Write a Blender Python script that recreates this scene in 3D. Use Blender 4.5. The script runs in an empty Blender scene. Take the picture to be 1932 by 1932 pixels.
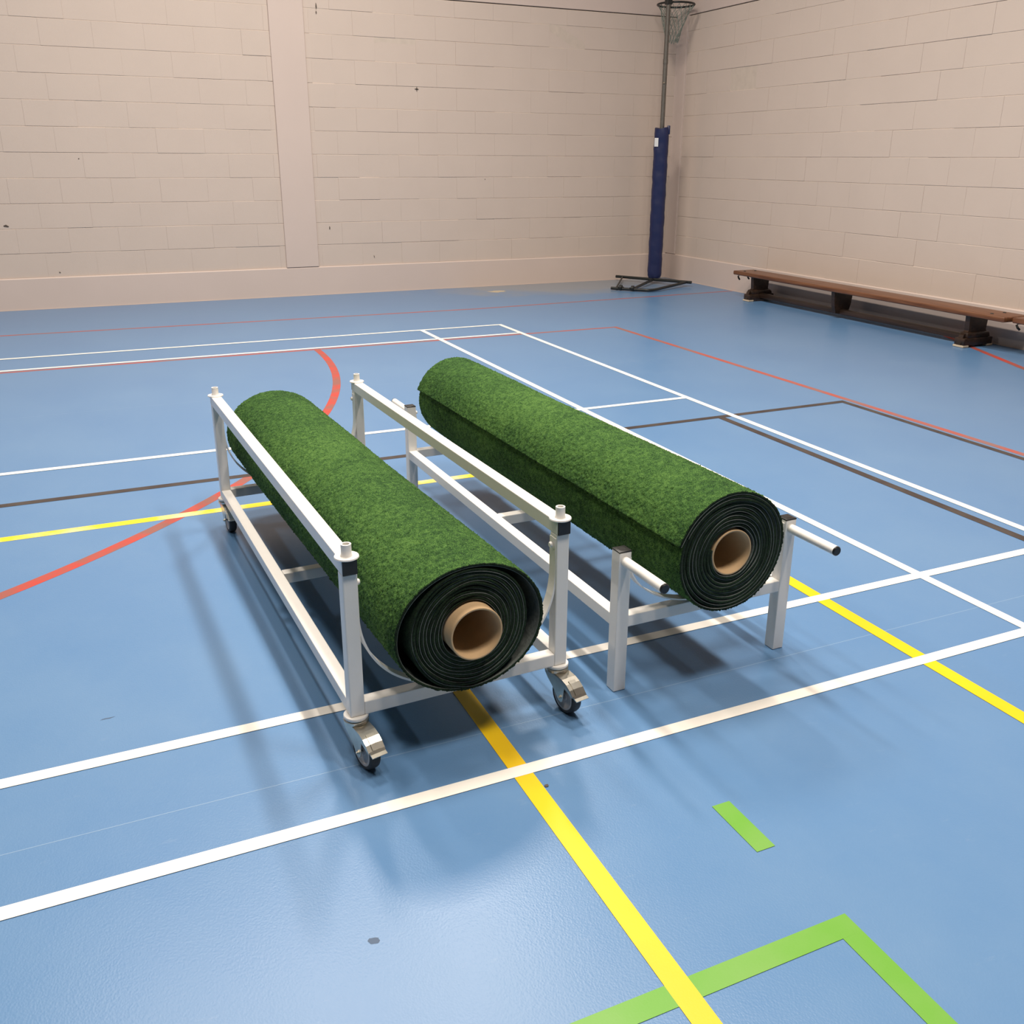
import bpy, bmesh, math, random
import numpy as np
from mathutils import Vector, Matrix

random.seed(7)
rng = np.random.default_rng(7)
PI = math.pi
scn = bpy.context.scene
C = scn.collection

# ------------------------------------------------------------------ camera
CX, CY, FPX = 979.710, 921.198, 1767.941
yaw, pitch, roll = -1.999909, 0.338270, 0.006107
CAMP = (3.39951, 7.84931, 1.42511)
cd = bpy.data.cameras.new('camera'); cam = bpy.data.objects.new('camera', cd); C.objects.link(cam)
f = Vector((math.cos(pitch)*math.cos(yaw), math.cos(pitch)*math.sin(yaw), -math.sin(pitch)))
rt = f.cross(Vector((0, 0, 1))).normalized(); up = rt.cross(f)
r2 = rt*math.cos(roll)+up*math.sin(roll); u2 = -rt*math.sin(roll)+up*math.cos(roll)
M = Matrix((r2, u2, -f)).transposed().to_4x4(); M.translation = Vector(CAMP)
cam.matrix_world = M
cd.sensor_width = 36; cd.lens = FPX/1932*36
cd.shift_x = (966-CX)/1932; cd.shift_y = (CY-966)/1932
cd.clip_start = 0.05; cd.clip_end = 100
scn.camera = cam

# ------------------------------------------------------------------ world, light, exposure
w = bpy.data.worlds.new('world'); scn.world = w; w.use_nodes = True
w.node_tree.nodes['Background'].inputs[0].default_value = (1, .95, .9, 1)
w.node_tree.nodes['Background'].inputs[1].default_value = 0.0
scn.view_settings.view_transform = 'Standard'
scn.view_settings.look = 'None'
scn.view_settings.gamma = 1
scn.view_settings.use_curve_mapping = False
scn.view_settings.exposure = 0.0
LAMP_Z = 6.2
LAMP_POS = [(x, y) for x in (0.6, 2.3, 3.7) for y in (0.9, 4.25, 7.6)] + [(8.4, 2.0)]
LAMP_W = 166
for i, (x, y) in enumerate(LAMP_POS):
    ld = bpy.data.lights.new('hall_lamp', 'AREA'); ld.shape = 'RECTANGLE'
    ld.size = 0.3; ld.size_y = 1.2; ld.energy = LAMP_W*{0.6: 1.0, 2.3: .62, 3.7: .45, 8.4: .9}[x]*(.85 if y > 7 else 1); ld.color = (1.0, .91, .81); ld.spread = math.radians(165)
    lo = bpy.data.objects.new('hall_lamp', ld); C.objects.link(lo); lo.location = (x, y, LAMP_Z)

# ------------------------------------------------------------------ helpers
def tag(o, label=None, cat=None, group=None, kind=None):
    if label: o['label'] = label
    if cat: o['category'] = cat
    if group: o['group'] = group
    if kind: o['kind'] = kind
    return o

def empty(name, loc=(0, 0, 0), rz=0):
    o = bpy.data.objects.new(name, None); C.objects.link(o)
    o.location = loc; o.rotation_euler = (0, 0, rz); o.empty_display_size = .1
    return o

def link_bm(name, bm, mat, parent=None, smooth=False, mats=None):
    me = bpy.data.meshes.new(name); bm.to_mesh(me); bm.free()
    for m in (mats or [mat]): me.materials.append(m)
    if smooth:
        for pgn in me.polygons: pgn.use_smooth = True
    o = bpy.data.objects.new(name, me); C.objects.link(o)
    if parent: o.parent = parent
    return o

def autosmooth(o, ang=35):
    me = o.data
    for pgn in me.polygons: pgn.use_smooth = True
    bm = bmesh.new(); bm.from_mesh(me)
    for e in bm.edges:
        if len(e.link_faces) == 2 and e.calc_face_angle(0) > math.radians(ang): e.smooth = False
    bm.to_mesh(me); bm.free()
    return o

def box(bm, x0, x1, y0, y1, z0, z1, bevel=0, seg=1, M4=None):
    t = bmesh.new()
    r = bmesh.ops.create_cube(t, size=1)
    for v in t.verts:
        v.co = Vector(((x0+x1)/2+v.co.x*(x1-x0), (y0+y1)/2+v.co.y*(y1-y0), (z0+z1)/2+v.co.z*(z1-z0)))
    if bevel:
        bmesh.ops.bevel(t, geom=t.edges[:], offset=bevel, segments=seg, affect='EDGES', profile=.5)
    if M4 is not None: bmesh.ops.transform(t, matrix=M4, verts=t.verts)
    merge(bm, t)

def merge(bm, t):
    me = bpy.data.meshes.new('tmp'); t.to_mesh(me); t.free(); bm.from_mesh(me); bpy.data.meshes.remove(me)

def lathe(bm, prof, n=32, M4=None, closed=False):
    """prof: list of (r,z) about z"""
    t = bmesh.new(); rings = []
    for r, z in prof:
        if r < 1e-6: rings.append([t.verts.new((0, 0, z))])
        else: rings.append([t.verts.new((r*math.cos(2*PI*i/n), r*math.sin(2*PI*i/n), z)) for i in range(n)])
    prs = list(zip(rings, rings[1:]))
    if closed: prs.append((rings[-1], rings[0]))
    for a, b in prs:
        for i in range(n):
            j = (i+1) % n
            if len(a) == 1 and len(b) == 1: continue
            if len(a) == 1: t.faces.new((a[0], b[i], b[j]))
            elif len(b) == 1: t.faces.new((a[i], b[0], a[j]))
            else: t.faces.new((a[i], b[i], b[j], a[j]))
    bmesh.ops.recalc_face_normals(t, faces=t.faces)
    if M4 is not None: bmesh.ops.transform(t, matrix=M4, verts=t.verts)
    merge(bm, t)

def frame_to(p0, p1):
    p0 = Vector(p0); p1 = Vector(p1); d = (p1-p0); L = d.length
    q = Vector((0, 0, 1)).rotation_difference(d.normalized())
    m = q.to_matrix().to_4x4(); m.translation = p0
    return m, L

def tube(bm, p0, p1, r, n=20, rin=None, cap=True):
    m, L = frame_to(p0, p1)
    if rin: lathe(bm, [(rin, 0), (r, 0), (r, L), (rin, L)], n, m, closed=True)
    elif cap: lathe(bm, [(0, 0), (r, 0), (r, L), (0, L)], n, m)
    else: lathe(bm, [(r, 0), (r, L)], n, m)

def path_tube(bm, pts, r, n=8, closed=False):
    P = [Vector(q) for q in pts]; N = len(P); rings = []
    for i in range(N):
        if closed: d = P[(i+1) % N]-P[i-1]
        else: d = P[min(i+1, N-1)]-P[max(i-1, 0)]
        d.normalize()
        a = d.cross(Vector((0, 0, 1)))
        if a.length < 1e-3: a = Vector((1, 0, 0))
        a.normalize(); b = d.cross(a)
        rings.append([bm.verts.new(P[i]+r*(a*math.cos(2*PI*k/n)+b*math.sin(2*PI*k/n))) for k in range(n)])
    for i in range(N if closed else N-1):
        A, B = rings[i], rings[(i+1) % N]
        for k in range(n): bm.faces.new((A[k], A[(k+1) % n], B[(k+1) % n], B[k]))
    if not closed:
        bm.faces.new(rings[0][::-1]); bm.faces.new(rings[-1])

def prism(bm, poly, x0, x1, M4=None):
    """poly in (y,z), extruded along x"""
    t = bmesh.new()
    a = [t.verts.new((x0, y, z)) for y, z in poly]; b = [t.verts.new((x1, y, z)) for y, z in poly]
    n = len(poly)
    t.faces.new(a); t.faces.new(b[::-1])
    for i in range(n): t.faces.new((a[i], b[i], b[(i+1) % n], a[(i+1) % n]))
    bmesh.ops.recalc_face_normals(t, faces=t.faces)
    if M4 is not None: bmesh.ops.transform(t, matrix=M4, verts=t.verts)
    merge(bm, t)

def copy_tree(o, parent=None):
    c = o.copy(); C.objects.link(c)
    if parent: c.parent = parent
    for ch in [x for x in C.objects if x.parent == o]: copy_tree(ch, c)
    return c

# ------------------------------------------------------------------ materials
def newmat(name):
    m = bpy.data.materials.new(name); m.use_nodes = True
    nt = m.node_tree; b = nt.nodes['Principled BSDF']
    return m, nt, b

def sl(c):  # sRGB 0-255 -> linear
    return tuple(((v/255)/12.92 if v/255 <= .04045 else ((v/255+.055)/1.055)**2.4) for v in c)+(1,)

def simple(name, col, rough=.5, metal=0, noise=0, nscale=20, bump=0, bscale=200, spec=.5):
    m, nt, b = newmat(name)
    b.inputs['Roughness'].default_value = rough; b.inputs['Metallic'].default_value = metal
    b.inputs['Specular IOR Level'].default_value = spec
    b.inputs['Base Color'].default_value = col
    tc = nt.nodes.new('ShaderNodeTexCoord')
    nz = nt.nodes.new('ShaderNodeTexNoise'); nz.inputs['Scale'].default_value = nscale; nz.inputs['Detail'].default_value = 5
    nt.links.new(tc.outputs['Object'], nz.inputs['Vector'])
    mix = nt.nodes.new('ShaderNodeMixRGB')
    mix.inputs[1].default_value = tuple(max(0, v*(1-noise)) for v in col[:3])+(1,)
    mix.inputs[2].default_value = tuple(min(1, v*(1+noise)) for v in col[:3])+(1,)
    nt.links.new(nz.outputs[0], mix.inputs[0]); nt.links.new(mix.outputs[0], b.inputs['Base Color'])
    if bump:
        n2 = nt.nodes.new('ShaderNodeTexNoise'); n2.inputs['Scale'].default_value = bscale; n2.inputs['Detail'].default_value = 3
        nt.links.new(tc.outputs['Object'], n2.inputs['Vector'])
        bp = nt.nodes.new('ShaderNodeBump'); bp.inputs['Strength'].default_value = bump; bp.inputs['Distance'].default_value = .002
        nt.links.new(n2.outputs[0], bp.inputs['Height']); nt.links.new(bp.outputs[0], b.inputs['Normal'])
    return m

def ramp(nt, stops):
    r = nt.nodes.new('ShaderNodeValToRGB'); e = r.color_ramp.elements
    e[0].position, e[0].color = stops[0]; e[1].position, e[1].color = stops[-1]
    for p_, c_ in stops[1:-1]:
        n = e.new(p_); n.color = c_
    return r

def floor_mat(name, col, col2, bump=.13, rough=.42):
    m, nt, b = newmat(name)
    tc = nt.nodes.new('ShaderNodeTexCoord')
    n1 = nt.nodes.new('ShaderNodeTexNoise'); n1.inputs['Scale'].default_value = 1.3; n1.inputs['Detail'].default_value = 6; n1.inputs['Roughness'].default_value = .65
    n2 = nt.nodes.new('ShaderNodeTexNoise'); n2.inputs['Scale'].default_value = 260; n2.inputs['Detail'].default_value = 2
    vo = nt.nodes.new('ShaderNodeTexVoronoi'); vo.inputs['Scale'].default_value = 230
    mp = nt.nodes.new('ShaderNodeMapping'); mp.inputs['Scale'].default_value = (1, .8, 1)
    nt.links.new(tc.outputs['Object'], mp.inputs[0])
    for n in (n1, n2, vo): nt.links.new(mp.outputs[0], n.inputs['Vector'])
    mix = nt.nodes.new('ShaderNodeMixRGB'); mix.inputs[1].default_value = col; mix.inputs[2].default_value = col2
    r1 = ramp(nt, [(.35, (0, 0, 0, 1)), (.7, (1, 1, 1, 1))])
    nt.links.new(n1.outputs[0], r1.inputs[0]); nt.links.new(r1.outputs[0], mix.inputs[0])
    # scuffs: fine pale streaks and specks
    n3 = nt.nodes.new('ShaderNodeTexNoise'); n3.inputs['Scale'].default_value = 9; n3.inputs['Detail'].default_value = 10; n3.inputs['Roughness'].default_value = .8
    mp3 = nt.nodes.new('ShaderNodeMapping'); mp3.inputs['Scale'].default_value = (1, 3.5, 1); mp3.inputs['Rotation'].default_value = (0, 0, .5)
    nt.links.new(tc.outputs['Object'], mp3.inputs[0]); nt.links.new(mp3.outputs[0], n3.inputs['Vector'])
    r3 = ramp(nt, [(.60, (0, 0, 0, 1)), (.80, (.22, .22, .22, 1))])
    nt.links.new(n3.outputs[0], r3.inputs[0])
    mix3 = nt.nodes.new('ShaderNodeMixRGB'); mix3.inputs[2].default_value = (.42, .47, .52, 1)
    nt.links.new(r3.outputs[0], mix3.inputs[0]); nt.links.new(mix.outputs[0], mix3.inputs[1])
    # dusty patch on the floor in the far corner
    vd_ = nt.nodes.new('ShaderNodeVectorMath'); vd_.operation = 'DISTANCE'; vd_.inputs[1].default_value = (-1.9, -2.5, 0)
    mpd = nt.nodes.new('ShaderNodeMapping'); mpd.inputs['Scale'].default_value = (.55, 1, 1); mpd.inputs['Location'].default_value = (-.85, 0, 0)
    nt.links.new(tc.outputs['Object'], mpd.inputs[0]); nt.links.new(mpd.outputs[0], vd_.inputs[0])
    n4 = nt.nodes.new('ShaderNodeTexNoise'); n4.inputs['Scale'].default_value = 2.2; n4.inputs['Detail'].default_value = 5
    nt.links.new(tc.outputs['Object'], n4.inputs['Vector'])
    ad4 = nt.nodes.new('ShaderNodeMath'); ad4.operation = 'MULTIPLY_ADD'; ad4.inputs[1].default_value = 1.3
    nt.links.new(n4.outputs[0], ad4.inputs[0]); nt.links.new(vd_.outputs['Value'], ad4.inputs[2])
    r4 = ramp(nt, [(.72, (.75, .75, .75, 1)), (1.0, (0, 0, 0, 1))])
    mr4 = nt.nodes.new('ShaderNodeMapRange'); mr4.inputs['From Max'].default_value = 1.7
    nt.links.new(ad4.outputs[0], mr4.inputs['Value']); nt.links.new(mr4.outputs[0], r4.inputs[0])
    mix4 = nt.nodes.new('ShaderNodeMixRGB'); mix4.inputs[2].default_value = (.26, .27, .27, 1)
    nt.links.new(r4.outputs[0], mix4.inputs[0]); nt.links.new(mix3.outputs[0], mix4.inputs[1])
    nt.links.new(mix4.outputs[0], b.inputs['Base Color'])
    add = nt.nodes.new('ShaderNodeMath'); add.operation = 'ADD'
    nt.links.new(n2.outputs[0], add.inputs[0]); nt.links.new(vo.outputs['Distance'], add.inputs[1])
    bp = nt.nodes.new('ShaderNodeBump'); bp.inputs['Strength'].default_value = bump; bp.inputs['Distance'].default_value = .0012
    nt.links.new(add.outputs[0], bp.inputs['Height']); nt.links.new(bp.outputs[0], b.inputs['Normal'])
    rr = nt.nodes.new('ShaderNodeMapRange'); rr.inputs['To Min'].default_value = rough-.05; rr.inputs['To Max'].default_value = rough+.10
    nt.links.new(n1.outputs[0], rr.inputs['Value']); nt.links.new(rr.outputs[0], b.inputs['Roughness'])
    b.inputs['Specular IOR Level'].default_value = .5
    return m

def worn_line(name, col, col2, scale=5, lo=.4, hi=.6, rough=.45):
    m, nt, b = newmat(name)
    tc = nt.nodes.new('ShaderNodeTexCoord')
    n1 = nt.nodes.new('ShaderNodeTexNoise'); n1.inputs['Scale'].default_value = scale; n1.inputs['Detail'].default_value = 4
    nt.links.new(tc.outputs['Object'], n1.inputs['Vector'])
    r = ramp(nt, [(lo, col), (hi, col2)]); nt.links.new(n1.outputs[0], r.inputs[0]); nt.links.new(r.outputs[0], b.inputs['Base Color'])
    n2 = nt.nodes.new('ShaderNodeTexNoise'); n2.inputs['Scale'].default_value = 260
    nt.links.new(tc.outputs['Object'], n2.inputs['Vector'])
    bp = nt.nodes.new('ShaderNodeBump'); bp.inputs['Strength'].default_value = .1; bp.inputs['Distance'].default_value = .001
    nt.links.new(n2.outputs[0], bp.inputs['Height']); nt.links.new(bp.outputs[0], b.inputs['Normal'])
    b.inputs['Roughness'].default_value = rough
    return m

m_floor = floor_mat('blue_vinyl', (.098, .215, .405, 1), (.122, .238, .415, 1), rough=.30)
m_white = worn_line('white_paint_line', (.90, .86, .80, 1), (.84, .80, .73, 1), 3)
m_yellow = worn_line('yellow_paint_line', (.88, .57, .0, 1), (.80, .50, .0, 1), 3)
m_yellow2 = worn_line('worn_yellow_paint_line', (.92, .66, .02, 1), (.82, .68, .36, 1), 4.5, .42, .60)
m_red = worn_line('worn_red_paint_line', (.48, .050, .034, 1), (.27, .095, .075, 1), 6, .42, .62)
m_red2 = worn_line('faded_red_paint_line', (.40, .085, .065, 1), (.27, .13, .12, 1), 5, .4, .65)
m_black = worn_line('brown_black_paint_line', (.035, .024, .022, 1), (.055, .042, .036, 1), 6)
m_green = worn_line('lime_paint_line', (.125, .35, .025, 1), (.155, .36, .05, 1), 4)
m_seam = simple('weld_seam', (.24, .36, .52, 1), .4)
m_wall = simple('cream_block_paint', (.60, .50, .43, 1), .6, noise=.04, nscale=2.5, bump=.35, bscale=160, spec=.35)
m_plinth = simple('cream_render_paint', (.62, .51, .45, 1), .55, noise=.04, nscale=2, bump=.15, bscale=60, spec=.35)
m_joint = simple('painted_mortar', (.58, .49, .41, 1), .7, noise=.15, nscale=14)
m_gap = simple('dark_joint', (.07, .055, .045, 1), .9)
m_ceiling = simple('ceiling_panel', (.06, .06, .06, 1), .8)
m_frame = simple('white_powder_coat', (.83, .80, .76, 1), .33, noise=.03, nscale=30, bump=.06, bscale=400)
m_cap = simple('black_plastic_cap', (.012, .011, .011, 1), .4)
m_zinc = simple('zinc_plated_steel', (.62, .58, .50, 1), .28, metal=1, noise=.15, nscale=40, bump=.05, bscale=150)
m_tyre = simple('dark_rubber_tyre', (.035, .032, .03, 1), .55, noise=.2, nscale=60)
m_hub = simple('grey_plastic_hub', (.50, .47, .46, 1), .5)
m_core = simple('cardboard', (.55, .37, .20, 1), .75, noise=.15, nscale=25, bump=.2, bscale=90)
m_tape = simple('brown_paper_wrap', (.60, .36, .12, 1), .6, noise=.1, nscale=25)
m_wood = None
m_metal_black = simple('black_steel', (.012, .014, .013, 1), .4)
m_galv = simple('galvanised_steel', (.17, .155, .135, 1), .5, metal=.6, noise=.25, nscale=30)
m_pad = simple('navy_vinyl_pad', (.012, .018, .075, 1), .42, noise=.1, nscale=8)
m_net = simple('green_white_cord', (.22, .26, .22, 1), .8)
m_tagw = simple('white_fabric_tag', (.75, .75, .75, 1), .7)
m_tagt = simple('grey_print', (.12, .12, .13, 1), .7)
m_rub = simple('beige_rubber_foot', (.55, .45, .33, 1), .7)

def turf_mat(name, dark, mid, light):
    m, nt, b = newmat(name)
    tc = nt.nodes.new('ShaderNodeTexCoord')
    n1 = nt.nodes.new('ShaderNodeTexNoise'); n1.inputs['Scale'].default_value = 430; n1.inputs['Detail'].default_value = 3; n1.inputs['Roughness'].default_value = .7
    n2 = nt.nodes.new('ShaderNodeTexNoise'); n2.inputs['Scale'].default_value = 60; n2.inputs['Detail'].default_value = 3
    n3 = nt.nodes.new('ShaderNodeTexNoise'); n3.inputs['Scale'].default_value = 3; n3.inputs['Detail'].default_value = 3
    for n in (n1, n2, n3): nt.links.new(tc.outputs['Object'], n.inputs['Vector'])
    a = nt.nodes.new('ShaderNodeMath'); a.operation = 'MULTIPLY_ADD'; a.inputs[1].default_value = .35
    nt.links.new(n2.outputs[0], a.inputs[0]); nt.links.new(n1.outputs[0], a.inputs[2])
    a2 = nt.nodes.new('ShaderNodeMath'); a2.operation = 'MULTIPLY_ADD'; a2.inputs[1].default_value = .25
    nt.links.new(n3.outputs[0], a2.inputs[0]); nt.links.new(a.outputs[0], a2.inputs[2])
    r = ramp(nt, [(.69, dark), (.80, mid), (.93, light)]); nt.links.new(a2.outputs[0], r.inputs[0])
    nt.links.new(r.outputs[0], b.inputs['Base Color'])
    bp = nt.nodes.new('ShaderNodeBump'); bp.inputs['Strength'].default_value = .8; bp.inputs['Distance'].default_value = .003
    nt.links.new(n1.outputs[0], bp.inputs['Height']); nt.links.new(bp.outputs[0], b.inputs['Normal'])
    b.inputs['Roughness'].default_value = .85; b.inputs['Specular IOR Level'].default_value = .25
    return m
m_turf = turf_mat('green_turf_pile', (.008, .034, .007, 1), (.027, .090, .014, 1), (.10, .205, .042, 1))
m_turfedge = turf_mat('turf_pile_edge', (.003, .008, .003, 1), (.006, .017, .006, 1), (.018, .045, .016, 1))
m_back = simple('turf_backing', (.14, .155, .14, 1), .7, noise=.7, nscale=140)

def wood_mat(name, c1, c2, rough=.4):
    m, nt, b = newmat(name)
    tc = nt.nodes.new('ShaderNodeTexCoord'); mp = nt.nodes.new('ShaderNodeMapping'); mp.inputs['Scale'].default_value = (22, 1.2, 22)
    n = nt.nodes.new('ShaderNodeTexNoise'); n.inputs['Scale'].default_value = 2; n.inputs['Detail'].default_value = 6
    nt.links.new(tc.outputs['Object'], mp.inputs[0]); nt.links.new(mp.outputs[0], n.inputs['Vector'])
    r = ramp(nt, [(.35, c1), (.65, c2)]); nt.links.new(n.outputs[0], r.inputs[0]); nt.links.new(r.outputs[0], b.inputs['Base Color'])
    b.inputs['Roughness'].default_value = rough
    return m
m_wood = wood_mat('varnished_brown_wood', (.10, .034, .013, 1), (.19, .075, .03, 1))
m_darkwood = wood_mat('dark_stained_wood', (.018, .010, .006, 1), (.04, .02, .012, 1))

# ------------------------------------------------------------------ room shell
XW, YW = -3.38, -2.523         # plinth faces of the right and far walls
XE, YE, ZC = 13.0, 16.0, 6.5   # far ends of the hall
PL = .305; CH = .2303
bm = bmesh.new(); box(bm, XW-.3, XE+.2, YW-.3, YE+.2, -.2, 0)
floor = tag(link_bm('floor', bm, m_floor), 'blue vinyl sports hall floor with painted court lines', kind='structure')
bm = bmesh.new(); box(bm, XW-.3, XE+.2, YW-.3, YE+.2, ZC, ZC+.2)
tag(link_bm('ceiling', bm, m_ceiling), kind='structure')
m_far = simple('dark_painted_wall', (.05, .045, .04, 1), .8)
bm = bmesh.new(); box(bm, XE, XE+.2, YW-.3, YE+.2, 0, ZC)
tag(link_bm('wall_left', bm, m_far), kind='structure')
bm = bmesh.new(); box(bm, XW-.3, XE+.2, YE, YE+.2, 0, ZC)
tag(link_bm('wall_near', bm, m_far), kind='structure')

def block_wall(name, length, flip, seed, skips=()):
    """a painted block wall along local +x, faces local +y at y=0 (blocks); built from z=PL up"""
    rd = random.Random(seed)
    bm = bmesh.new()
    z = PL; row = 0
    ztop = 3.0
    while z < ztop-.02:
        z1 = min(z+CH, ztop)
        x = -(row % 2)*.225 - .1 - rd.random()*.02
        while x < length:
            x1 = x+.45
            g = rd.uniform(.0002, .0008); gz = rd.uniform(.0006, .0018)
            d = rd.gauss(0, .0012)
            a0, a1 = max(x+g, 0), min(x1-g, length)
            if a1-a0 > .02 and not any(s0 < (a0+a1)/2 < s1 for s0, s1 in skips):
                for s0, s1 in skips:
                    if a0 < s0 < a1: a1 = s0
                    if a0 < s1 < a1: a0 = s1
                t = bmesh.new(); bmesh.ops.create_cube(t, size=1)
                h = (z+gz, z1-gz)
                for v in t.verts:
                    v.co = Vector(((a0+a1)/2+v.co.x*(a1-a0), -.03+d+v.co.y*.06 + (rd.uniform(-.0008, .0008) if v.co.y > 0 else 0), (h[0]+h[1])/2+v.co.z*(h[1]-h[0])))
                bmesh.ops.bevel(t, geom=[e for e in t.edges if all(v.co.y > -.02 for v in e.verts) and all(v.co.z > (h[0]+h[1])/2 for v in e.verts)], offset=.0050, segments=1, affect='EDGES')
                merge(bm, t)
            x = x1
        z = z1; row += 1
    for fc in bm.faces: fc.material_index = 0
    n0 = len(bm.faces)
    bm.faces.ensure_lookup_table()
    # mortar body behind the faces
    box(bm, 0, length, -.25, -.0030, 0, ztop)
    bm.faces.ensure_lookup_table()
    for fc in bm.faces[n0:]: fc.material_index = 1
    n1 = len(bm.faces)
    box(bm, 0, length, -.25, -.02, ztop, ztop+.009)
    bm.faces.ensure_lookup_table()
    for fc in bm.faces[n1:]: fc.material_index = 2
    n2 = len(bm.faces)
    box(bm, 0, length, -.25, .003, ztop+.009, ZC, .002)
    bm.faces.ensure_lookup_table()
    for fc in bm.faces[n2:]: fc.material_index = 3
    return link_bm(name, bm, None, mats=[m_wall, m_joint, m_gap, m_plinth])

BS = .016   # block face set back from the plinth face
wf = block_wall('wall_far', XE-XW, False, 3); wf.location = (XW, YW-BS, 0)
tag(wf, 'painted concrete block wall with a flat pilaster', kind='structure')
wr = block_wall('wall_right', YE-YW, True, 5)
wr.rotation_euler = (0, 0, -PI/2); wr.location = (XW-BS, YE, 0)
tag(wr, 'painted concrete block wall behind the wooden bench', kind='structure')

def plinth(name, length):
    bm = bmesh.new()
    prism(bm, [(-.2, 0), (0, 0), (0, PL-.010), (-.008, PL), (-.2, PL)], 0, length)
    n0 = len(bm.faces)
    box(bm, 0, length, 0, .006, 0, .004, .001)
    return link_bm(name, bm, m_plinth)
o = plinth('baseboard_far', XE-XW); o.location = (XW, YW, 0); tag(o, 'smooth cream painted plinth', kind='structure')
o = plinth('baseboard_right', YE-YW); o.rotation_euler = (0, 0, -PI/2); o.location = (XW, YE, 0); tag(o, kind='structure')
for nm, x0, x1 in (('trim_1', 1.063, 1.408),):
    bm = bmesh.new(); box(bm, x0, x1, YW-.1, YW+.004, PL+.003, ZC, .002)
    tag(link_bm(nm, bm, m_plinth), 'flat cream pilaster on the block wall', kind='structure')
bm = bmesh.new(); box(bm, XW-.1, XW+.004, YW-.1, -2.33, PL+.003, ZC, .002)
tag(link_bm('trim_2', bm, m_plinth), 'flat cream pilaster in the corner behind the post', kind='structure')

# small chips and marks on the far wall
m_mark = simple('dark_chip', (.09, .07, .055, 1), .8)
def wall_mark(x, z, w_, h_, rot=0):
    bm = bmesh.new(); n = 9; rd = random.Random(int(x*100+z*10))
    vs = []
    for i in range(n):
        a = 2*PI*i/n; k = rd.uniform(.6, 1.2)
        px, pz = w_*k*math.cos(a), h_*k*math.sin(a)
        vs.append(bm.verts.new((x-XW+px*math.cos(rot)-pz*math.sin(rot), .0035, z+px*math.sin(rot)+pz*math.cos(rot))))
    bm.faces.new(vs)
    o = link_bm('wall_mark', bm, m_mark, wf); o['label'] = 'small dark chip in the paint'
for a in ((-.113, 2.123, .006, .028), (-.113, 2.123, .028, .006), (4.009, .792, .024, .012, .2), (.918, .707, .006, .022, .1), (.437, .389, .004, .018, -.2),
          (.924, 2.855, .007, .03), (.927, 2.80, .006, .016), (3.612, .347, .010, .005, .6), (3.3, 1.4, .006, .005), (-.9, 1.2, .006, .004)): wall_mark(*a)

# ------------------------------------------------------------------ court lines (children of the floor)
def line(name, poly, mat, z, label=None):
    bm = bmesh.new()
    vs = [bm.verts.new((x, y, z)) for x, y in poly]
    bm.faces.new(vs)
    bmesh.ops.recalc_face_normals(bm, faces=bm.faces)
    for fc in bm.faces:
        if fc.normal.z < 0: fc.normal_flip()
    o = link_bm(name, bm, mat, floor)
    if label: o['label'] = label
    return o
def rect(name, x0, x1, y0, y1, mat, z, label=None): return line(name, [(x0, y0), (x1, y0), (x1, y1), (x0, y1)], mat, z, label)
Z1 = .0003
# white badminton court (X away from the back line, Y across)
W = 'white painted line'
rect('white_line', 0, .04, 0, 6.10, m_white, Z1*5, W)
rect('white_line', .75, .79, .02, 6.08, m_white, Z1*5.2, W)
rect('white_line', 0, 12.9, 0, .04, m_white, Z1*5.4, W)
rect('white_line', .02, 12.9, .46, .50, m_white, Z1*5.4, W)
rect('white_line', .02, 4.72, 2.99, 3.03, m_white, Z1*5.4, W)
rect('white_line', .02, 12.9, 5.60, 5.64, m_white, Z1*5.4, W)
rect('white_line', 0, 12.9, 6.06, 6.10, m_white, Z1*5.6, W)
rect('white_line', 4.70, 4.74, .02, 6.08, m_white, Z1*5.2, W)
# red
R_ = 'worn red painted line'
line('red_line', [(-3.375, -1.115), (-3.375, -1.075), (-.14, -.925), (4.2, -1.045), (8, -1.1), (8, -1.14), (4.2, -1.085), (-.14, -.965)], m_red2, Z1*1, R_)
rect('red_line', -.89, 12.5, .515, .555, m_red2, Z1*1, R_)
line('red_line', [(-.91, .515), (-.865, .515), (-.865, 9), (-.91, 9)], m_red2, Z1*1.2, R_)
def arc(name, cx, cy, r, wd, a0, a1, mat, z, n=64):
    bm = bmesh.new(); pr = None
    for i in range(n+1):
        a = a0+(a1-a0)*i/n; c_, s_ = math.cos(a), math.sin(a)
        q = (bm.verts.new((cx+(r-wd/2)*c_, cy+(r-wd/2)*s_, z)), bm.verts.new((cx+(r+wd/2)*c_, cy+(r+wd/2)*s_, z)))
        if pr: bm.faces.new((pr[0], pr[1], q[1], q[0]))
        pr = q
    for fc in bm.faces:
        fc.normal_update()
        if fc.normal.z < 0: fc.normal_flip()
    o = link_bm(name, bm, mat, floor); o['label'] = 'curved worn red line'; return o
arc('red_line', 6.602, .58, 4.79, .052, PI/2, PI+.01, m_red, Z1*1.4)
line('red_line', [(-3.375, 1.96), (-3.12, 2.49), (-2.80, 3.20), (-1.2, 7.2), (-1.15, 7.18), (-2.752, 3.18), (-3.075, 2.47), (-3.33, 1.93)], m_red, Z1*1.3, R_)
# black
B_ = 'dark painted line'
rect('black_line', -.84, 12.2, 3.463, 3.508, m_black, Z1*3, B_)
rect('black_line', -.842, -.80, 3.463, 9.5, m_black, Z1*3.1, B_)
rect('black_line', .090, .136, 3.48, 9.5, m_black, Z1*3.1, B_)
# yellow
Y_ = 'yellow painted line'
rect('yellow_line', 1.215, 12, 3.885, 3.935, m_yellow2, Z1*2.2, 'worn yellow and white line')
rect('yellow_line', 2.557, 2.607, 3.91, 11, m_yellow, Z1*4.2, Y_)
rect('yellow_line', 1.212, 1.262, 3.91, 11, m_yellow, Z1*4.2, Y_)
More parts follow.
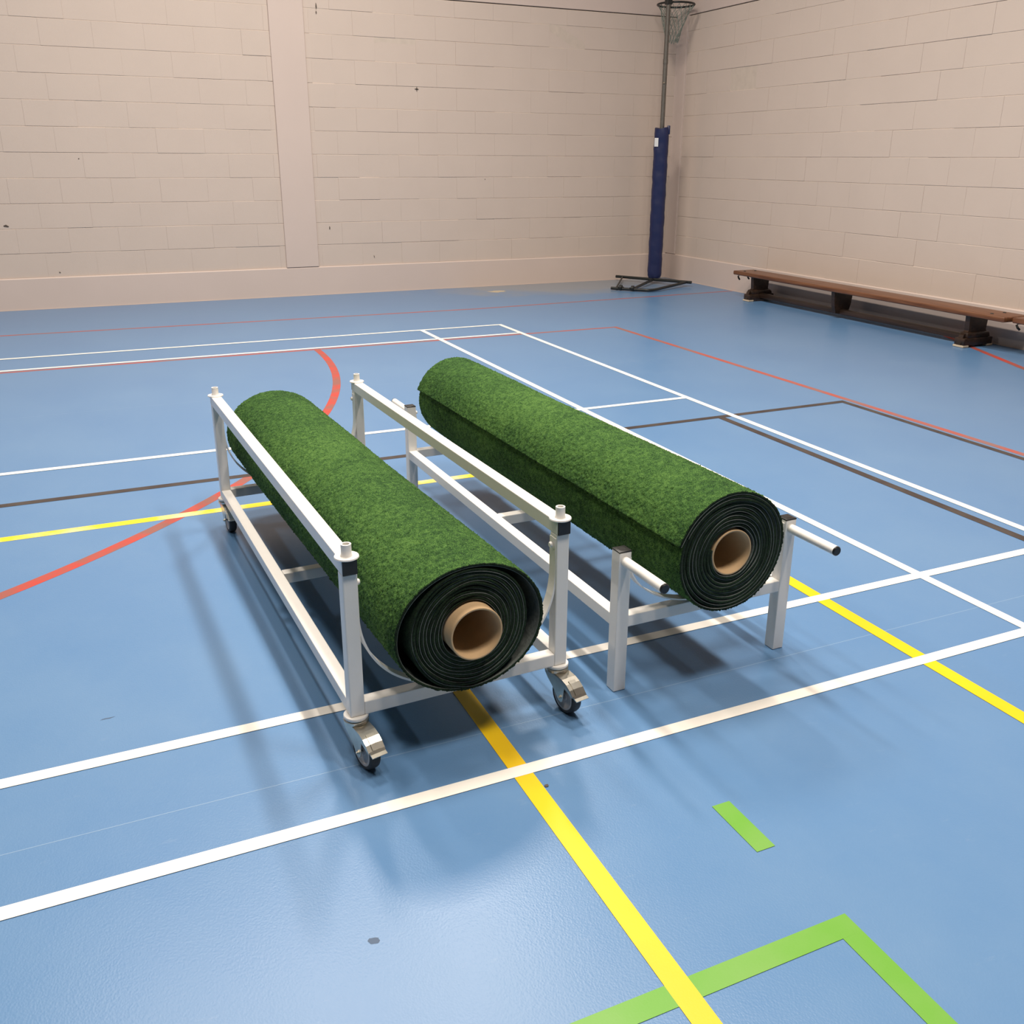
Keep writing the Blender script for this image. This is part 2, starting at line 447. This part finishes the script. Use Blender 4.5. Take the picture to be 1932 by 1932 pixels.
# lime green
G_ = 'lime green painted line'
rect('green_line', 2.181, 2.230, 6.385, 6.552, m_green, Z1*4, 'short lime green dash')
rect('green_line', 2.181, 2.230, 6.767, 11, m_green, Z1*3.8, G_)
rect('green_line', 2.181, 7, 6.767, 6.816, m_green, Z1*4, G_)
# weld seams
rect('floor_seam', XW+.02, XE-.02, 5.891, 5.893, m_seam, Z1*.6, 'thin welded seam')
rect('floor_seam', XW+.02, XE-.02, 3.892-1.99, 3.894-1.99, m_seam, Z1*.6, 'thin welded seam')
# small marks
def blot(name, x, y, rx, ry, mat, z, n=18, jag=.35, seed=1, label=None):
    rd = random.Random(seed)
    ks = [1+rd.uniform(-jag, jag) for _ in range(n)]
    return line(name, [(x+rx*ks[i]*math.cos(2*PI*i/n), y+ry*ks[i]*math.sin(2*PI*i/n)) for i in range(n)], mat, z, label)
m_stain = simple('dried_beige_stain', (.50, .42, .30, 1), .8, noise=.2, nscale=30)
m_dust = simple('grey_scrape', (.36, .36, .37, 1), .8, noise=.2, nscale=6)
m_spot = simple('dark_spot', (.06, .10, .17, 1), .6)
blot('floor_stain', -.845, -2.06, .10, .075, m_stain, Z1*.9, seed=3, label='dried beige stain near the wall')
blot('floor_stain', 3.061, 6.448, .011, .009, m_spot, Z1*.9, jag=.2, seed=4, label='small dark spot')

blot('floor_mark', 2.548, 6.159, .006, .005, m_mark, Z1*6, n=8, seed=6, label='tiny black speck beside the yellow line')
blot('floor_mark', 3.50, 5.42, .018, .003, m_spot, Z1*.9, n=10, seed=8, label='faint dark scuff')
# ------------------------------------------------------------------ turf rolls
def build_roll(root, L, Rc, pitch, nlaps, phi_end, shape, lift, seed, core_len_front, core_out):
    """spiral of turf on a core; local: cross-section (u right, w up) -> (-u, w); front at y=0, back at y=-L"""
    rg = np.random.default_rng(seed)
    th_end = phi_end + 2*PI*nlaps
    def radius(th):
        ph = th % (2*PI)
        base = Rc + .001 + pitch*(th-phi_end)/(2*PI)
        lap = (th-phi_end)/(2*PI)
        base = base + .0012*np.sin(3*ph+lap*.7)*np.minimum(1, lap/3)+.0009*np.sin(5*ph+1.3*lap)
        return shape(th, ph, base, lap, nlaps)
    def lifted(th, r):
        d = np.clip(1-(th_end-th)/math.radians(16), 0, 1)
        return r+lift*d**2
    # --- backing and inner pile, coarse strips
    def coarse(t0, t1, d0, d1, bm, mi_side, mi_end, jit):
        n = int((t1-t0)/math.radians(3.0)); ths = np.linspace(t0, t1, n+1)
        R = lifted(ths, radius(ths)); jf = jit*np.interp(ths, np.linspace(t0, t1, 60), rg.normal(0, 1, 60)); prev = None
        jf = np.clip(jf, -.004, .004)
        for k, (t, r) in enumerate(zip(ths, R)):
            c_, s_ = math.cos(t), math.sin(t)
            v = []
            for rr in (r+d0, r+d1):
                for y in (jf[k], -L-jf[k]*.5):
                    v.append(bm.verts.new((-rr*c_, y, rr*s_)))
            if prev:
                a, b = prev, v   # order: in-front,in-back,out-front,out-back
                for q, mi in (((a[0], b[0], b[1], a[1]), mi_side), ((a[2], a[3], b[3], b[2]), mi_side), ((a[0], a[2], b[2], b[0]), mi_end), ((a[1], b[1], b[3], a[3]), mi_end)):
                    fc = bm.faces.new(q); fc.material_index = mi
            else:
                fc = bm.faces.new((v[0], v[1], v[3], v[2])); fc.material_index = mi_end
            prev = v
        fc = bm.faces.new((prev[0], prev[2], prev[3], prev[1])); fc.material_index = mi_end
    bm = bmesh.new()
    coarse(phi_end, th_end, .0002, .0014, bm, 0, 0, .0012)
    bmesh.ops.recalc_face_normals(bm, faces=bm.faces)
    backing = link_bm('backing', bm, m_back, root); backing['label'] = 'dark backing sheet seen edge on'
    bm = bmesh.new()
    coarse(phi_end, th_end-2*PI-.15, .0016, pitch-.0012, bm, 1, 1, .0015)
    bmesh.ops.recalc_face_normals(bm, faces=bm.faces)
    me0 = bpy.data.meshes.new('t'); bm.to_mesh(me0); bm.free()
    # --- outermost lap: fine displaced grid for outer surface + its ends
    step = .0036
    t0, t1 = th_end-2*PI-.15, th_end
    nt_ = int((t1-t0)*Rc*2.7/step); ny = int(L/step)
    ths = np.linspace(t0, t1, nt_+1); R = lifted(ths, radius(ths))
    ys = np.linspace(.001, -L-.001, ny+1)
    TH, YY = np.meshgrid(ths, ys, indexing='ij')
    RR = np.repeat(R[:, None], ny+1, 1)+pitch-.0012
    # slow waviness along the length plus pile noise
    wob = sum(a*np.sin(YY*fq+ph1+TH*k) for a, fq, ph1, k in ((.0014, 3.1, 1, 1), (.0010, 5.3, 2, 2), (.0007, 9.7, .4, 3)))
    pile = rg.normal(0, .0014, RR.shape)
    pile[:, 0] *= .6; pile[:, -1] *= .6
    RO = RR+wob*.8+pile
    # outer edge of the pile leans slightly in at the ends
    YO = YY+rg.normal(0, .0008, RR.shape)
    XO = -RO*np.cos(TH); ZO = RO*np.sin(TH)
    nv = RO.size
    idx = np.arange(nv).reshape(RO.shape)
    q = np.stack([idx[:-1, :-1], idx[:-1, 1:], idx[1:, 1:], idx[1:, :-1]], -1).reshape(-1, 4)
    verts = np.stack([XO, YO, ZO], -1).reshape(-1, 3)
    # inner rings at both ends + along
    RI = R+.0016
    inn = []
    for yv in (.001, -L-.001): inn.append(np.stack([-RI*np.cos(ths), np.full_like(ths, yv), RI*np.sin(ths)], -1))
    i0 = nv; i1 = nv+len(ths)
    verts = np.concatenate([verts, inn[0], inn[1]])
    a = np.arange(len(ths)-1)
    e_f = np.stack([idx[a, 0], idx[a+1, 0], i0+a+1, i0+a], -1)
    e_b = np.stack([idx[a, -1], i1+a, i1+a+1, idx[a+1, -1]], -1)
    e_i = np.stack([i0+a, i0+a+1, i1+a+1, i1+a], -1)
    faces = np.concatenate([q, e_f, e_b, e_i])
    mi = np.concatenate([np.zeros(len(q), int), np.ones(len(e_f)+len(e_b)+len(e_i), int)])
    # lip at the free end
    lipv0 = len(verts)
    b_ = np.arange(ny)
    lipin = np.stack([np.full(ny+1, -RI[-1]*math.cos(t1)), ys, np.full(ny+1, RI[-1]*math.sin(t1))], -1)
    verts = np.concatenate([verts, lipin])
    lf = np.stack([idx[-1, b_], idx[-1, b_+1], lipv0+b_+1, lipv0+b_], -1)
    faces = np.concatenate([faces, lf]); mi = np.concatenate([mi, np.ones(len(lf), int)])
    # merge with coarse
    v0 = np.empty(len(me0.vertices)*3); me0.vertices.foreach_get('co', v0); v0 = v0.reshape(-1, 3)
    f0 = np.array([list(pg.vertices) for pg in me0.polygons if len(pg.vertices) == 4])+len(verts)
    verts = np.concatenate([verts, v0]); faces = np.concatenate([faces, f0]); mi = np.concatenate([mi, np.ones(len(f0), int)])
    bpy.data.meshes.remove(me0)
    me = bpy.data.meshes.new('turf')
    me.vertices.add(len(verts)); me.vertices.foreach_set('co', verts.ravel())
    me.loops.add(faces.size); me.loops.foreach_set('vertex_index', faces.ravel().astype(np.int32))
    me.polygons.add(len(faces)); me.polygons.foreach_set('loop_start', np.arange(0, faces.size, 4).astype(np.int32))
    me.polygons.foreach_set('material_index', mi.astype(np.int32))
    me.materials.append(m_turf); me.materials.append(m_turfedge)
    me.update(calc_edges=True); me.validate()
    turf = bpy.data.objects.new('turf', me); C.objects.link(turf); turf.parent = root
    turf['label'] = 'short green artificial grass pile'
    # --- cardboard core
    bm = bmesh.new()
    ri = Rc-.0055
    n = 64
    prof = [(ri, -L-.01), (ri, core_len_front-.0015), (ri+.0015, core_len_front), (Rc-.001, core_len_front), (Rc, core_len_front-.001), (Rc, -L-.01)]
    lathe(bm, prof, n, Matrix.Rotation(-PI/2, 4, 'X'), closed=True)
    core = link_bm('cardboard_core', bm, m_core, root, smooth=False); autosmooth(core, 50)
    core['label'] = 'brown cardboard tube'
    return turf

CARTS = dict(c1=(2.931, 5.862, .038, .568, 1.737), c2=(2.173, 5.839, .022, .571, 1.713))
# roll 1 : outer lap sags into an oval, inner laps stay round
def shape1(th, ph, base, lap, nl):
    a, b = .199-.0083, .170-.0083
    ell = a*b/np.sqrt((b*np.cos(ph))**2+(a*np.sin(ph))**2)
    t = np.clip((lap-(nl-1.04))/.05, 0, 1); t = t*t*(3-2*t)
    return base*(1-t)+ell*t
P1 = .0095
roll1 = empty('turf_roll', (2.652, 5.936, .340), .052)
tag(roll1, 'green artificial turf roll with loose outer lap, lying in the wheeled trolley', 'turf roll', 'rolls of green artificial turf')
n1 = (.158-.069)/P1+.93
build_roll(roll1, 1.973, .069, P1, 10, math.radians(-92), shape1, 0, 11, .036, True)
def shape2(th, ph, base, lap, nl): return base + .007*np.exp(-((ph-math.radians(208))/math.radians(36))**2)*np.clip((lap-7)/2, 0, 1)
roll2 = empty('turf_roll', (1.890, 5.949, .4135), .031)
tag(roll2, 'green artificial turf roll with exposed lap edge, lying on the stand without wheels', 'turf roll', 'rolls of green artificial turf')
build_roll(roll2, 1.969, .066, .0103, 10, math.radians(165), shape2, .005, 12, .0, True)

# ------------------------------------------------------------------ caster prototype parts
def make_caster(parent, loc, rz, brake=True):
    """origin on the floor below the swivel axis; rolls along local +y"""
    c = None
    bm = bmesh.new()
    ty, wr, ax = .046, .050, .050
    # swivel head
    lathe(bm, [(0, .1215), (.028, .1215), (.0285, .119), (.0275, .1175), (.031, .116), (.031, .109), (.028, .107), (0, .107)], 28)
    # fork side plates
    side = [(-.028, .108), (.026, .1075), (.052, .1045), (.071, .0978), (.086, .0878), (.1000, .0740), (.0975, .0715), (.088, .074), (.076, .080), (.062, .084), (.060, .070),
            (.058, .050), (.055, .040), (.048, .0355), (.040, .0365), (.034, .042), (.022, .056), (.006, .070), (-.012, .083), (-.024, .096)]
    for s in (-1, 1): prism(bm, side, s*.0215-.001, s*.0215+.001)
    # front cover, following the upper outline
    top = [(-.026, .1075), (.026, .1080), (.052, .1052), (.0715, .0985), (.0870, .0885), (.1010, .0745)]
    poly = top+[(y-.0014, z-.0022) for y, z in reversed(top)]
    prism(bm, poly, -.0225, .0225)
    # rear cover
    rear = [(-.028, .107), (-.0255, .096), (-.0135, .084), (-.0125, .0855), (-.0235, .097), (-.0262, .1065)]
    prism(bm, rear, -.0205, .0205)
    c = link_bm('caster', bm, m_zinc, parent); c['label'] = 'zinc plated swivel caster fork'
    c.location = loc; c.rotation_euler = (0, 0, rz)
    MX = Matrix.Translation((0, ty, ax)) @ Matrix.Rotation(PI/2, 4, 'Y')
    bm = bmesh.new()
    lathe(bm, [(.038, -.013), (.044, -.0150), (.0485, -.0120), (.050, -.006), (.050, .006), (.0485, .0120), (.044, .0150), (.038, .013)], 48, MX, closed=True)
    o = link_bm('wheel', bm, m_tyre, c, smooth=True); o['label'] = 'dark rubber tyre'
    bm = bmesh.new()
    lathe(bm, [(0, -.0115), (.012, -.0115), (.014, -.008), (.032, -.0115), (.0345, -.0138), (.0395, -.0138), (.0395, .0138), (.0345, .0138), (.032, .0115), (.014, .008), (.012, .0115), (0, .0115)], 40, MX)
    o = link_bm('wheel_hub', bm, m_hub, c); autosmooth(o); o['label'] = 'grey plastic hub'
    bm = bmesh.new()
    lathe(bm, [(0, -.029), (.0035, -.029), (.0035, -.0245), (.0062, -.0245), (.0062, -.0205), (.004, -.0205), (.004, .0205), (.0062, .0205), (.0062, .0245), (.0035, .0245), (.0035, .029), (0, .029)], 6, MX)
    o = link_bm('axle_bolt', bm, m_zinc, c); o['label'] = 'bright axle bolt'
    # brake pedal at the nose: flat lug plus lip
    bm = bmesh.new()
    pd = [(.064, .1015), (.0725, .0975), (.0870, .0880), (.0985, .0770), (.1005, .0785), (.0885, .0905), (.0740, .1002), (.0650, .1042)]
    prism(bm, pd, -.0105, .0105)
    lip = [(.0990, .0760), (.1040, .0700), (.1150, .0665), (.1160, .0690), (.1065, .0730), (.1015, .0785)]
    prism(bm, lip, -.0205, .0205)
    o = link_bm('brake_pedal', bm, m_zinc, c); o['label'] = 'metal foot brake pedal'
    return c

def local_frame(key):
    x, y, t, Wd, L = CARTS[key]
    return x, y, t, Wd, L
# local cart axes: origin below the front-left post; local x runs to the right post as -x, local y back is -y
S = .0185   # half size of square tube

def strap(parent, cx, y, a, z_top, zc, b, n=2.3, wd=.03, th=.004, x_half=None):
    """U-shaped flat steel cradle between two posts"""
    pts = [(-a, z_top)]
    for i in range(61):
        u = PI+PI*i/60
        c_, s_ = math.cos(u), math.sin(u)
        pts.append((a*math.copysign(abs(c_)**(2/n), c_), zc+b*math.copysign(abs(s_)**(2/n), s_)))
    pts.append((a, z_top))
    bm = bmesh.new(); prev = None
    P = [Vector((x, 0, z)) for x, z in pts]
    for i, q in enumerate(P):
        d = (P[min(i+1, len(P)-1)]-P[max(i-1, 0)]).normalized(); nrm = Vector((d.z, 0, -d.x))
        vs = []
        for s, yy in ((0, -wd/2), (0, wd/2), (1, wd/2), (1, -wd/2)):
            vs.append(bm.verts.new((cx+q.x+nrm.x*th*s, y+yy, q.z+nrm.z*th*s)))
        if prev:
            for k in range(4): bm.faces.new((prev[k], prev[(k+1) % 4], vs[(k+1) % 4], vs[k]))
        else: bm.faces.new(vs)
        prev = vs
    bm.faces.new(prev[::-1])
    bmesh.ops.recalc_face_normals(bm, faces=bm.faces)
    o = link_bm('cradle_strap', bm, m_frame, parent); autosmooth(o, 30)
    o['label'] = 'curved flat white steel strap under the roll'
    # bolts where it meets the posts
    for s in (-1, 1):
        b2 = bmesh.new()
        lathe(b2, [(0, .006), (.006, .006), (.008, .003), (.008, 0), (0, 0)], 14, Matrix.Translation((cx+s*(a-.004), y, z_top-.02)) @ Matrix.Rotation(-s*PI/2, 4, 'Y'))
        bo = link_bm('strap_bolt', b2, m_frame, o); autosmooth(bo)
    return o

# ------------------------------------------------------------------ trolley with wheels
x, y, t, Wd, L = CARTS['c1']
cart = empty('roll_trolley', (x, y, 0), t)
tag(cart, 'white steel turf roll trolley on four casters, with two high side rails', 'trolley')
ZP0, ZP1, ZR0, ZR1 = .129, .511, .511, .548
post_xy = [(0, 0), (-Wd, 0), (0, -L), (-Wd, -L)]
for px, py in post_xy:
    bm = bmesh.new(); box(bm, px-S, px+S, py-S, py+S, ZP0, ZP1, .003, 2)
    # weld bead ring at the foot
    post = link_bm('post', bm, m_frame, cart)
    bm = bmesh.new()
    lathe(bm, [(0, .1290), (.030, .1290), (.031, .1275), (.031, .1225), (.030, .121), (0, .121)], 32, Matrix.Translation((px, py, 0)))
    fl = link_bm('post_flange', bm, m_frame, post); autosmooth(fl)
    # pin on top: disc + hollow stub
    bm = bmesh.new()
    lathe(bm, [(0, ZR1), (.0285, ZR1), (.0295, ZR1+.0015), (.0285, ZR1+.0045), (0, ZR1+.0045)], 32, Matrix.Translation((px, py, 0)))
    lathe(bm, [(.0085, ZR1+.002), (.0085, ZR1+.034), (.0125, ZR1+.034), (.0125, ZR1+.010), (.015, ZR1+.0045)], 24, Matrix.Translation((px, py, 0)))
    pin = link_bm('stacking_pin', bm, m_frame, cart); autosmooth(pin); pin['label'] = 'short hollow white stacking pin on a disc'
for px in (0, -Wd):
    bm = bmesh.new(); box(bm, px-S, px+S, -L-S, S+.001, ZR0, ZR1, .0022, 2)
    rl = link_bm('top_rail', bm, m_frame, cart)
    for py, s in ((S+.001, 1), (-L-S, -1)):
        bm = bmesh.new()
        box(bm, px-S+.0005, px+S-.0005, min(py, py+s*.005), max(py, py+s*.005), ZR0+.0005, ZR1-.0005, .0015, 2)
        cp = link_bm('rail_end_cap', bm, m_cap, rl); cp['label'] = 'black square plastic cap'
    bm = bmesh.new(); box(bm, px-S+.001, px+S-.001, -L+S, -S, .1285, .1285+.037, .0022, 2)
    o = link_bm('bottom_rail', bm, m_frame, cart)
for py in (0, -.835, -L):
    bm = bmesh.new(); box(bm, -Wd+S, -S, py-S+.001, py+S-.001, .1290, .1290+.036, .0022, 2)
    o = link_bm('crossbar', bm, m_frame, cart)
for py in (-.002, -L+.002):
    strap(cart, -Wd/2+.001, py, Wd/2-S-.0005, .500, .410, .2455, 2.2, th=.0055, wd=.032)
proto = None
for i, (px, py) in enumerate(post_xy):
    if proto is None: proto = make_caster(cart, (px, py, 0), math.radians(13)-0.038)
    else:
        c = copy_tree(proto, cart); c.location = (px, py, 0); c.rotation_euler = (0, 0, (math.radians(13), math.radians(10), math.radians(4), math.radians(12))[i]-.038)

# ------------------------------------------------------------------ stand without wheels
x, y, t, Wd, L = CARTS['c2']
st = empty('roll_stand', (x, y, 0), t)
tag(st, 'white steel turf roll stand without wheels, with four round lug handles', 'stand')
ZT = .431
for k, (px, py) in enumerate([(0, 0), (-Wd, 0), (0, -L), (-Wd, -L)]):
    bm = bmesh.new(); box(bm, px-S-.001, px+S+.001, py-S-.001, py+S+.001, 0.001, ZT-.004, .0022, 2)
    post = link_bm('post', bm, m_frame, st)
    bm = bmesh.new(); box(bm, px-S-.0015, px+S+.0015, py-S-.0015, py+S+.0015, ZT-.004, ZT, .0015, 2)
    box(bm, px-.010, px+.010, py-.010, py+.010, ZT-.0005, ZT+.0006, .0005)
    cp = link_bm('post_cap', bm, m_cap, post); autosmooth(cp); cp['label'] = 'black square plastic cap'
    s = 1 if py == 0 else -1
    bm = bmesh.new(); tube(bm, (px, py+s*S, .401), (px, py+s*(.205), .401), .0138, 24)
    hd = link_bm('lug_handle', bm, m_frame, st); autosmooth(hd); hd['label'] = 'round white tube handle'
    bm = bmesh.new(); lathe(bm, [(0, 0), (.0140, 0), (.0140, .0035), (.0115, .006), (0, .006)], 24, frame_to((px, py+s*.205, .401), (px, py+s*.3, .401))[0])
    cp = link_bm('handle_cap', bm, m_cap, hd); autosmooth(cp); cp['label'] = 'black round plastic cap'
for px in (0, -Wd):
    bm = bmesh.new(); box(bm, px-S+.001, px+S-.001, -L+S, -S, .197, .234, .0022, 2)
    o = link_bm('bottom_rail', bm, m_frame, st)
for py in (0, -.838, -L):
    bm = bmesh.new(); box(bm, -Wd+S, -S, py-S+.001, py+S-.001, .198, .2335, .0022, 2)
    o = link_bm('crossbar', bm, m_frame, st)
for py in (-.002, -L+.002):
    strap(st, -Wd/2+.001, py, Wd/2-S-.0025, .418, .405, .1685, 2.0, th=.004, wd=.032)

# ------------------------------------------------------------------ netball post
PX, PY = -2.93, -2.064
post = empty('netball_post', (PX, PY, 0), 0)
tag(post, 'tall netball post with navy padding and a hooped net, in the corner', 'netball post')
def rel(p_): return (p_[0]-PX, p_[1]-PY, p_[2])
bl, br_ = (-2.622, -2.455, .050), (-3.150, -1.590, .050)
fl_, fr_ = (-2.115, -1.690, .022), (-2.434, -1.321, .022)
bm = bmesh.new()
tube(bm, rel(bl), rel(br_), .017)
brn = Vector(br_)+(Vector(bl)-Vector(br_))*.06
bln = Vector(bl)+(Vector(br_)-Vector(bl))*.09
cur = [Vector(fl_)+(Vector(fr_)-Vector(fl_))*k/6 for k in range(6)]
fr = Vector(fr_); d2 = (brn-fr)
for k in range(7):
    a = k/6
    p_ = fr+ (Vector(fl_)-fr)*(.16*(1-a)**2)+d2*(.16*a*a)
    cur.append(p_)
cur += [fr+d2*kk for kk in (.3, .5, .7, .9, 1.0)]
path_tube(bm, [rel(q) for q in cur], .0165, 12)
tube(bm, rel(bln), rel(Vector(fl_)+(fr-Vector(fl_))*.12), .010)
tube(bm, rel((PX+.01, PY+.02, .05)), rel(Vector(fl_)+(fr-Vector(fl_))*.52), .016)
o = link_bm('base_frame', bm, m_metal_black, post); autosmooth(o); o['label'] = 'black tubular floor frame'
for f_ in (.24, .53):
    q = Vector(fl_)+(fr-Vector(fl_))*f_
    ax = (fr-Vector(fl_)).normalized()
    bm = bmesh.new()
    m4 = frame_to(Vector(rel(q))+Vector((0, 0, .012))-ax*.018, Vector(rel(q))+Vector((0, 0, .012))+ax*.018)[0]
    lathe(bm, [(0, 0), (.020, 0), (.030, .004), (.031, .032), (.022, .036), (0, .036)], 20, m4)
    box(bm, rel(q)[0]-.032, rel(q)[0]+.032, rel(q)[1]-.02, rel(q)[1]+.02, .014, .045, .004)
    o = link_bm('base_wheel', bm, m_metal_black, post); autosmooth(o); o['label'] = 'small black wheel clamp'
bm = bmesh.new(); tube(bm, (0, 0, .03), (0, 0, 3.42), .0255, 24)
lathe(bm, [(.0255, 2.45), (.0285, 2.45), (.0285, 2.50), (.0255, 2.50)], 24)
o = link_bm('pole', bm, m_galv, post); autosmooth(o); o['label'] = 'grey galvanised steel pole'
bm = bmesh.new(); tube(bm, (.024, .02, 2.25), (.024, .031, 2.25), .008, 10)
o = link_bm('pole_bolt', bm, m_zinc, post)
# padding sleeve
bm = bmesh.new(); prev = None; nz_, na = 60, 28
zs = [ .065+(1.765-.065)*i/nz_ for i in range(nz_+1)]
vdir = math.atan2(7.85-PY, 3.4-PX)
for i, z in enumerate(zs):
    ring = []
    for k in range(na):
        a = 2*PI*k/na
        hx, hy = .078, .084
        n = 3.2
        c_, s_ = math.cos(a), math.sin(a)
        r_ = 1/((abs(c_)/hx)**n+(abs(s_)/hy)**n)**(1/n)
        r_ *= 1+.022*math.sin(z*23+2*a)+.018*math.sin(z*41+1.3*a+1)+.012*math.sin(z*77+3*a)
        if i == 0: r_ *= .86
        aa = a+vdir
        ring.append(bm.verts.new((r_*math.cos(aa), r_*math.sin(aa), z+(.012*math.sin(a*2) if i == nz_ else 0))))
    if prev:
        for k in range(na): bm.faces.new((prev[k], prev[(k+1) % na], ring[(k+1) % na], ring[k]))
    prev = ring
top = [bm.verts.new((v.co.x*.35, v.co.y*.35, v.co.z-.012)) for v in prev]
for k in range(na): bm.faces.new((prev[k], prev[(k+1) % na], top[(k+1) % na], top[k]))
# flap sticking up at the back-right edge
rdir = Vector((math.sin(vdir), -math.cos(vdir), 0))   # towards picture right is  -90deg of view
rdir = Vector((math.cos(vdir+PI/2), math.sin(vdir+PI/2), 0))
if rdir.x > 0: rdir = -rdir
base = rdir*.072
box(bm, -.012, .022, -.05, .05, 1.70, 1.795, .004, 1, Matrix.Translation(base) @ Matrix.Rotation(math.atan2(rdir.y, rdir.x), 4, 'Z'))
o = link_bm('padding', bm, m_pad, post); autosmooth(o, 50); o['label'] = 'navy blue vinyl padding sleeve'
vd = Vector((math.cos(vdir), math.sin(vdir), 0)); ld_ = -rdir
bm = bmesh.new()
mt = Matrix(((ld_.x, vd.x, 0, 0), (ld_.y, vd.y, 0, 0), (0, 0, 1, 0), (0, 0, 0, 1)))
box(bm, .034, .078, .078, .081, 1.565, 1.660, .001, 1, mt)
lb = link_bm('padding_tag', bm, m_tagw, o); lb['label'] = 'white sewn tag'
bm = bmesh.new()
for zz, x1 in ((1.628, .058), (1.618, .064), (1.590, .060)): box(bm, .026, x1, .0765, .0775, zz-.002, zz+.002, 0, 1, mt)
bm.free()
# hoop
RH = .208; ZH = 3.085
hc = rdir*.085 - vd*.235
hc = Vector((hc.x, hc.y, ZH))
bm = bmesh.new()
path_tube(bm, [(hc.x+RH*math.cos(2*PI*i/48), hc.y+RH*math.sin(2*PI*i/48), ZH) for i in range(48)], .011, 10, closed=True)
hp = link_bm('hoop', bm, m_metal_black, post, smooth=True); hp['label'] = 'black round net hoop'
bm = bmesh.new()
dirc = Vector((hc.x, hc.y, 0)).normalized(); sd = dirc.cross(Vector((0, 0, 1)))
ln = hc.xy.length-RH
for s in (-1, 1): tube(bm, (sd.x*s*.02, sd.y*s*.02, ZH), (dirc.x*(ln+.01)+sd.x*s*.05, dirc.y*(ln+.01)+sd.y*s*.05, ZH), .007, 10)
box(bm, -.032, .032, -.032, .032, ZH-.03, ZH+.03, .004)
o = link_bm('hoop_bracket', bm, m_metal_black, post); autosmooth(o)
bm = bmesh.new()
nc, nr = 16, 7
def netpt(i, j, half):
    fz = j/nr
    r_ = RH-.006 - (RH-.072)*(fz**.7) + .006*math.sin(i*2.1+j)
    a = 2*PI*(i+(.5 if half else 0))/nc
    return (hc.x+r_*math.cos(a)-.03*fz*rdir.x, hc.y+r_*math.sin(a)-.03*fz*rdir.y, ZH-.005-.39*fz+.01*math.sin(i*1.7+j*2))
for j in range(nr):
    for i in range(nc):
        h = j % 2
        A_ = netpt(i, j, h); 
        B1 = netpt(i if h == 0 else i+1, j+1, not h); B2 = netpt(i-1 if h == 0 else i, j+1, not h)
        path_tube(bm, [A_, B1], .0028, 5); path_tube(bm, [A_, B2], .0028, 5)
o = link_bm('net', bm, m_net, post); o['label'] = 'pale cord net'

# ------------------------------------------------------------------ gym benches
def make_bench(name, length, label):
    """origin at the far end centre of the bench on the floor; runs along +y"""
    r_ = empty(name, (0, 0, 0))
    tag(r_, label, 'bench')
    zt = .292
    bm = bmesh.new(); box(bm, -.135, .135, 0, length, zt-.042, zt, .010, 3)
    o = link_bm('seat_plank', bm, m_wood, r_); autosmooth(o); o['label'] = 'varnished brown seat plank'
    for yy in (.115, length-.17):
        for xx in (-.07, .07):
            bm = bmesh.new(); lathe(bm, [(0, .007), (.009, .0065), (.014, .003), (.015, 0), (0, 0)], 16, Matrix.Translation((xx, yy, zt-.001)))
            b_ = link_bm('plank_bolt', bm, m_metal_black, o); autosmooth(b_)
    for k, yy in enumerate((.30, 1.54, length-.36)):
        bm = bmesh.new()
        if k == 1: prof = [(-.115, zt-.042), (-.10, .13), (-.075, .045), (.075, .045), (.10, .13), (.115, zt-.042)]
        else: prof = [(-.105, zt-.042), (-.095, .13), (-.115, .115), (-.145, .10), (-.165, .03), (-.165, .014), (.165, .014), (.165, .03), (.145, .10), (.115, .115), (.095, .13), (.105, zt-.042)]
        prism(bm, prof, -.022, .022, Matrix.Translation((0, yy, 0)) @ Matrix.Rotation(PI/2, 4, 'Z'))
        if k != 1:
            box(bm, -.16, .16, yy-.05, yy+.05, .014, .075, .008, 2)
            box(bm, -.125, .125, yy-.045, yy+.045, .07, .12, .015, 2)
        lg = link_bm('leg', bm, m_darkwood, r_); autosmooth(lg); lg['label'] = 'dark wooden leg with a wide foot' if k != 1 else 'dark tapered middle support'
        if k != 1:
            for sx in (-1, 1):
                bm = bmesh.new(); box(bm, sx*.135-.033, sx*.135+.033, yy-.052, yy+.052, .001, .018, .003, 1)
                ft = link_bm('rubber_foot', bm, m_rub, lg); ft['label'] = 'beige rubber foot pad'
    bm = bmesh.new(); box(bm, -.025, .025, .30, length-.36, .035, .085, .006, 2)
    o = link_bm('lower_beam', bm, m_darkwood, r_); autosmooth(o)
    for sx in (-.09, -.005+.04):
        bm = bmesh.new()
        pts = [(sx+.02, .03, zt-.045), (sx+.02, .0, zt-.05), (sx+.02, -.012, zt-.065), (sx+.02, .0, zt-.085), (sx+.02, .02, zt-.098)]
        path_tube(bm, pts, .009, 8)
        hk = link_bm('hook', bm, m_metal_black, r_, smooth=True); hk['label'] = 'black metal end hook'
    return r_
bench = make_bench('gym_bench', 3.45, 'long low wooden gym bench standing along the right wall')
bench.location = (-3.165, -.645, 0); bench.rotation_euler = (0, 0, math.radians(-.3))
bench['group'] = 'wooden gym benches along the wall'
b2 = copy_tree(bench); b2.location = (-3.20, 2.83, 0); b2.rotation_euler = (0, 0, math.radians(.5))
b2['label'] = 'dark end of a second wooden bench cut off by the right picture edge'
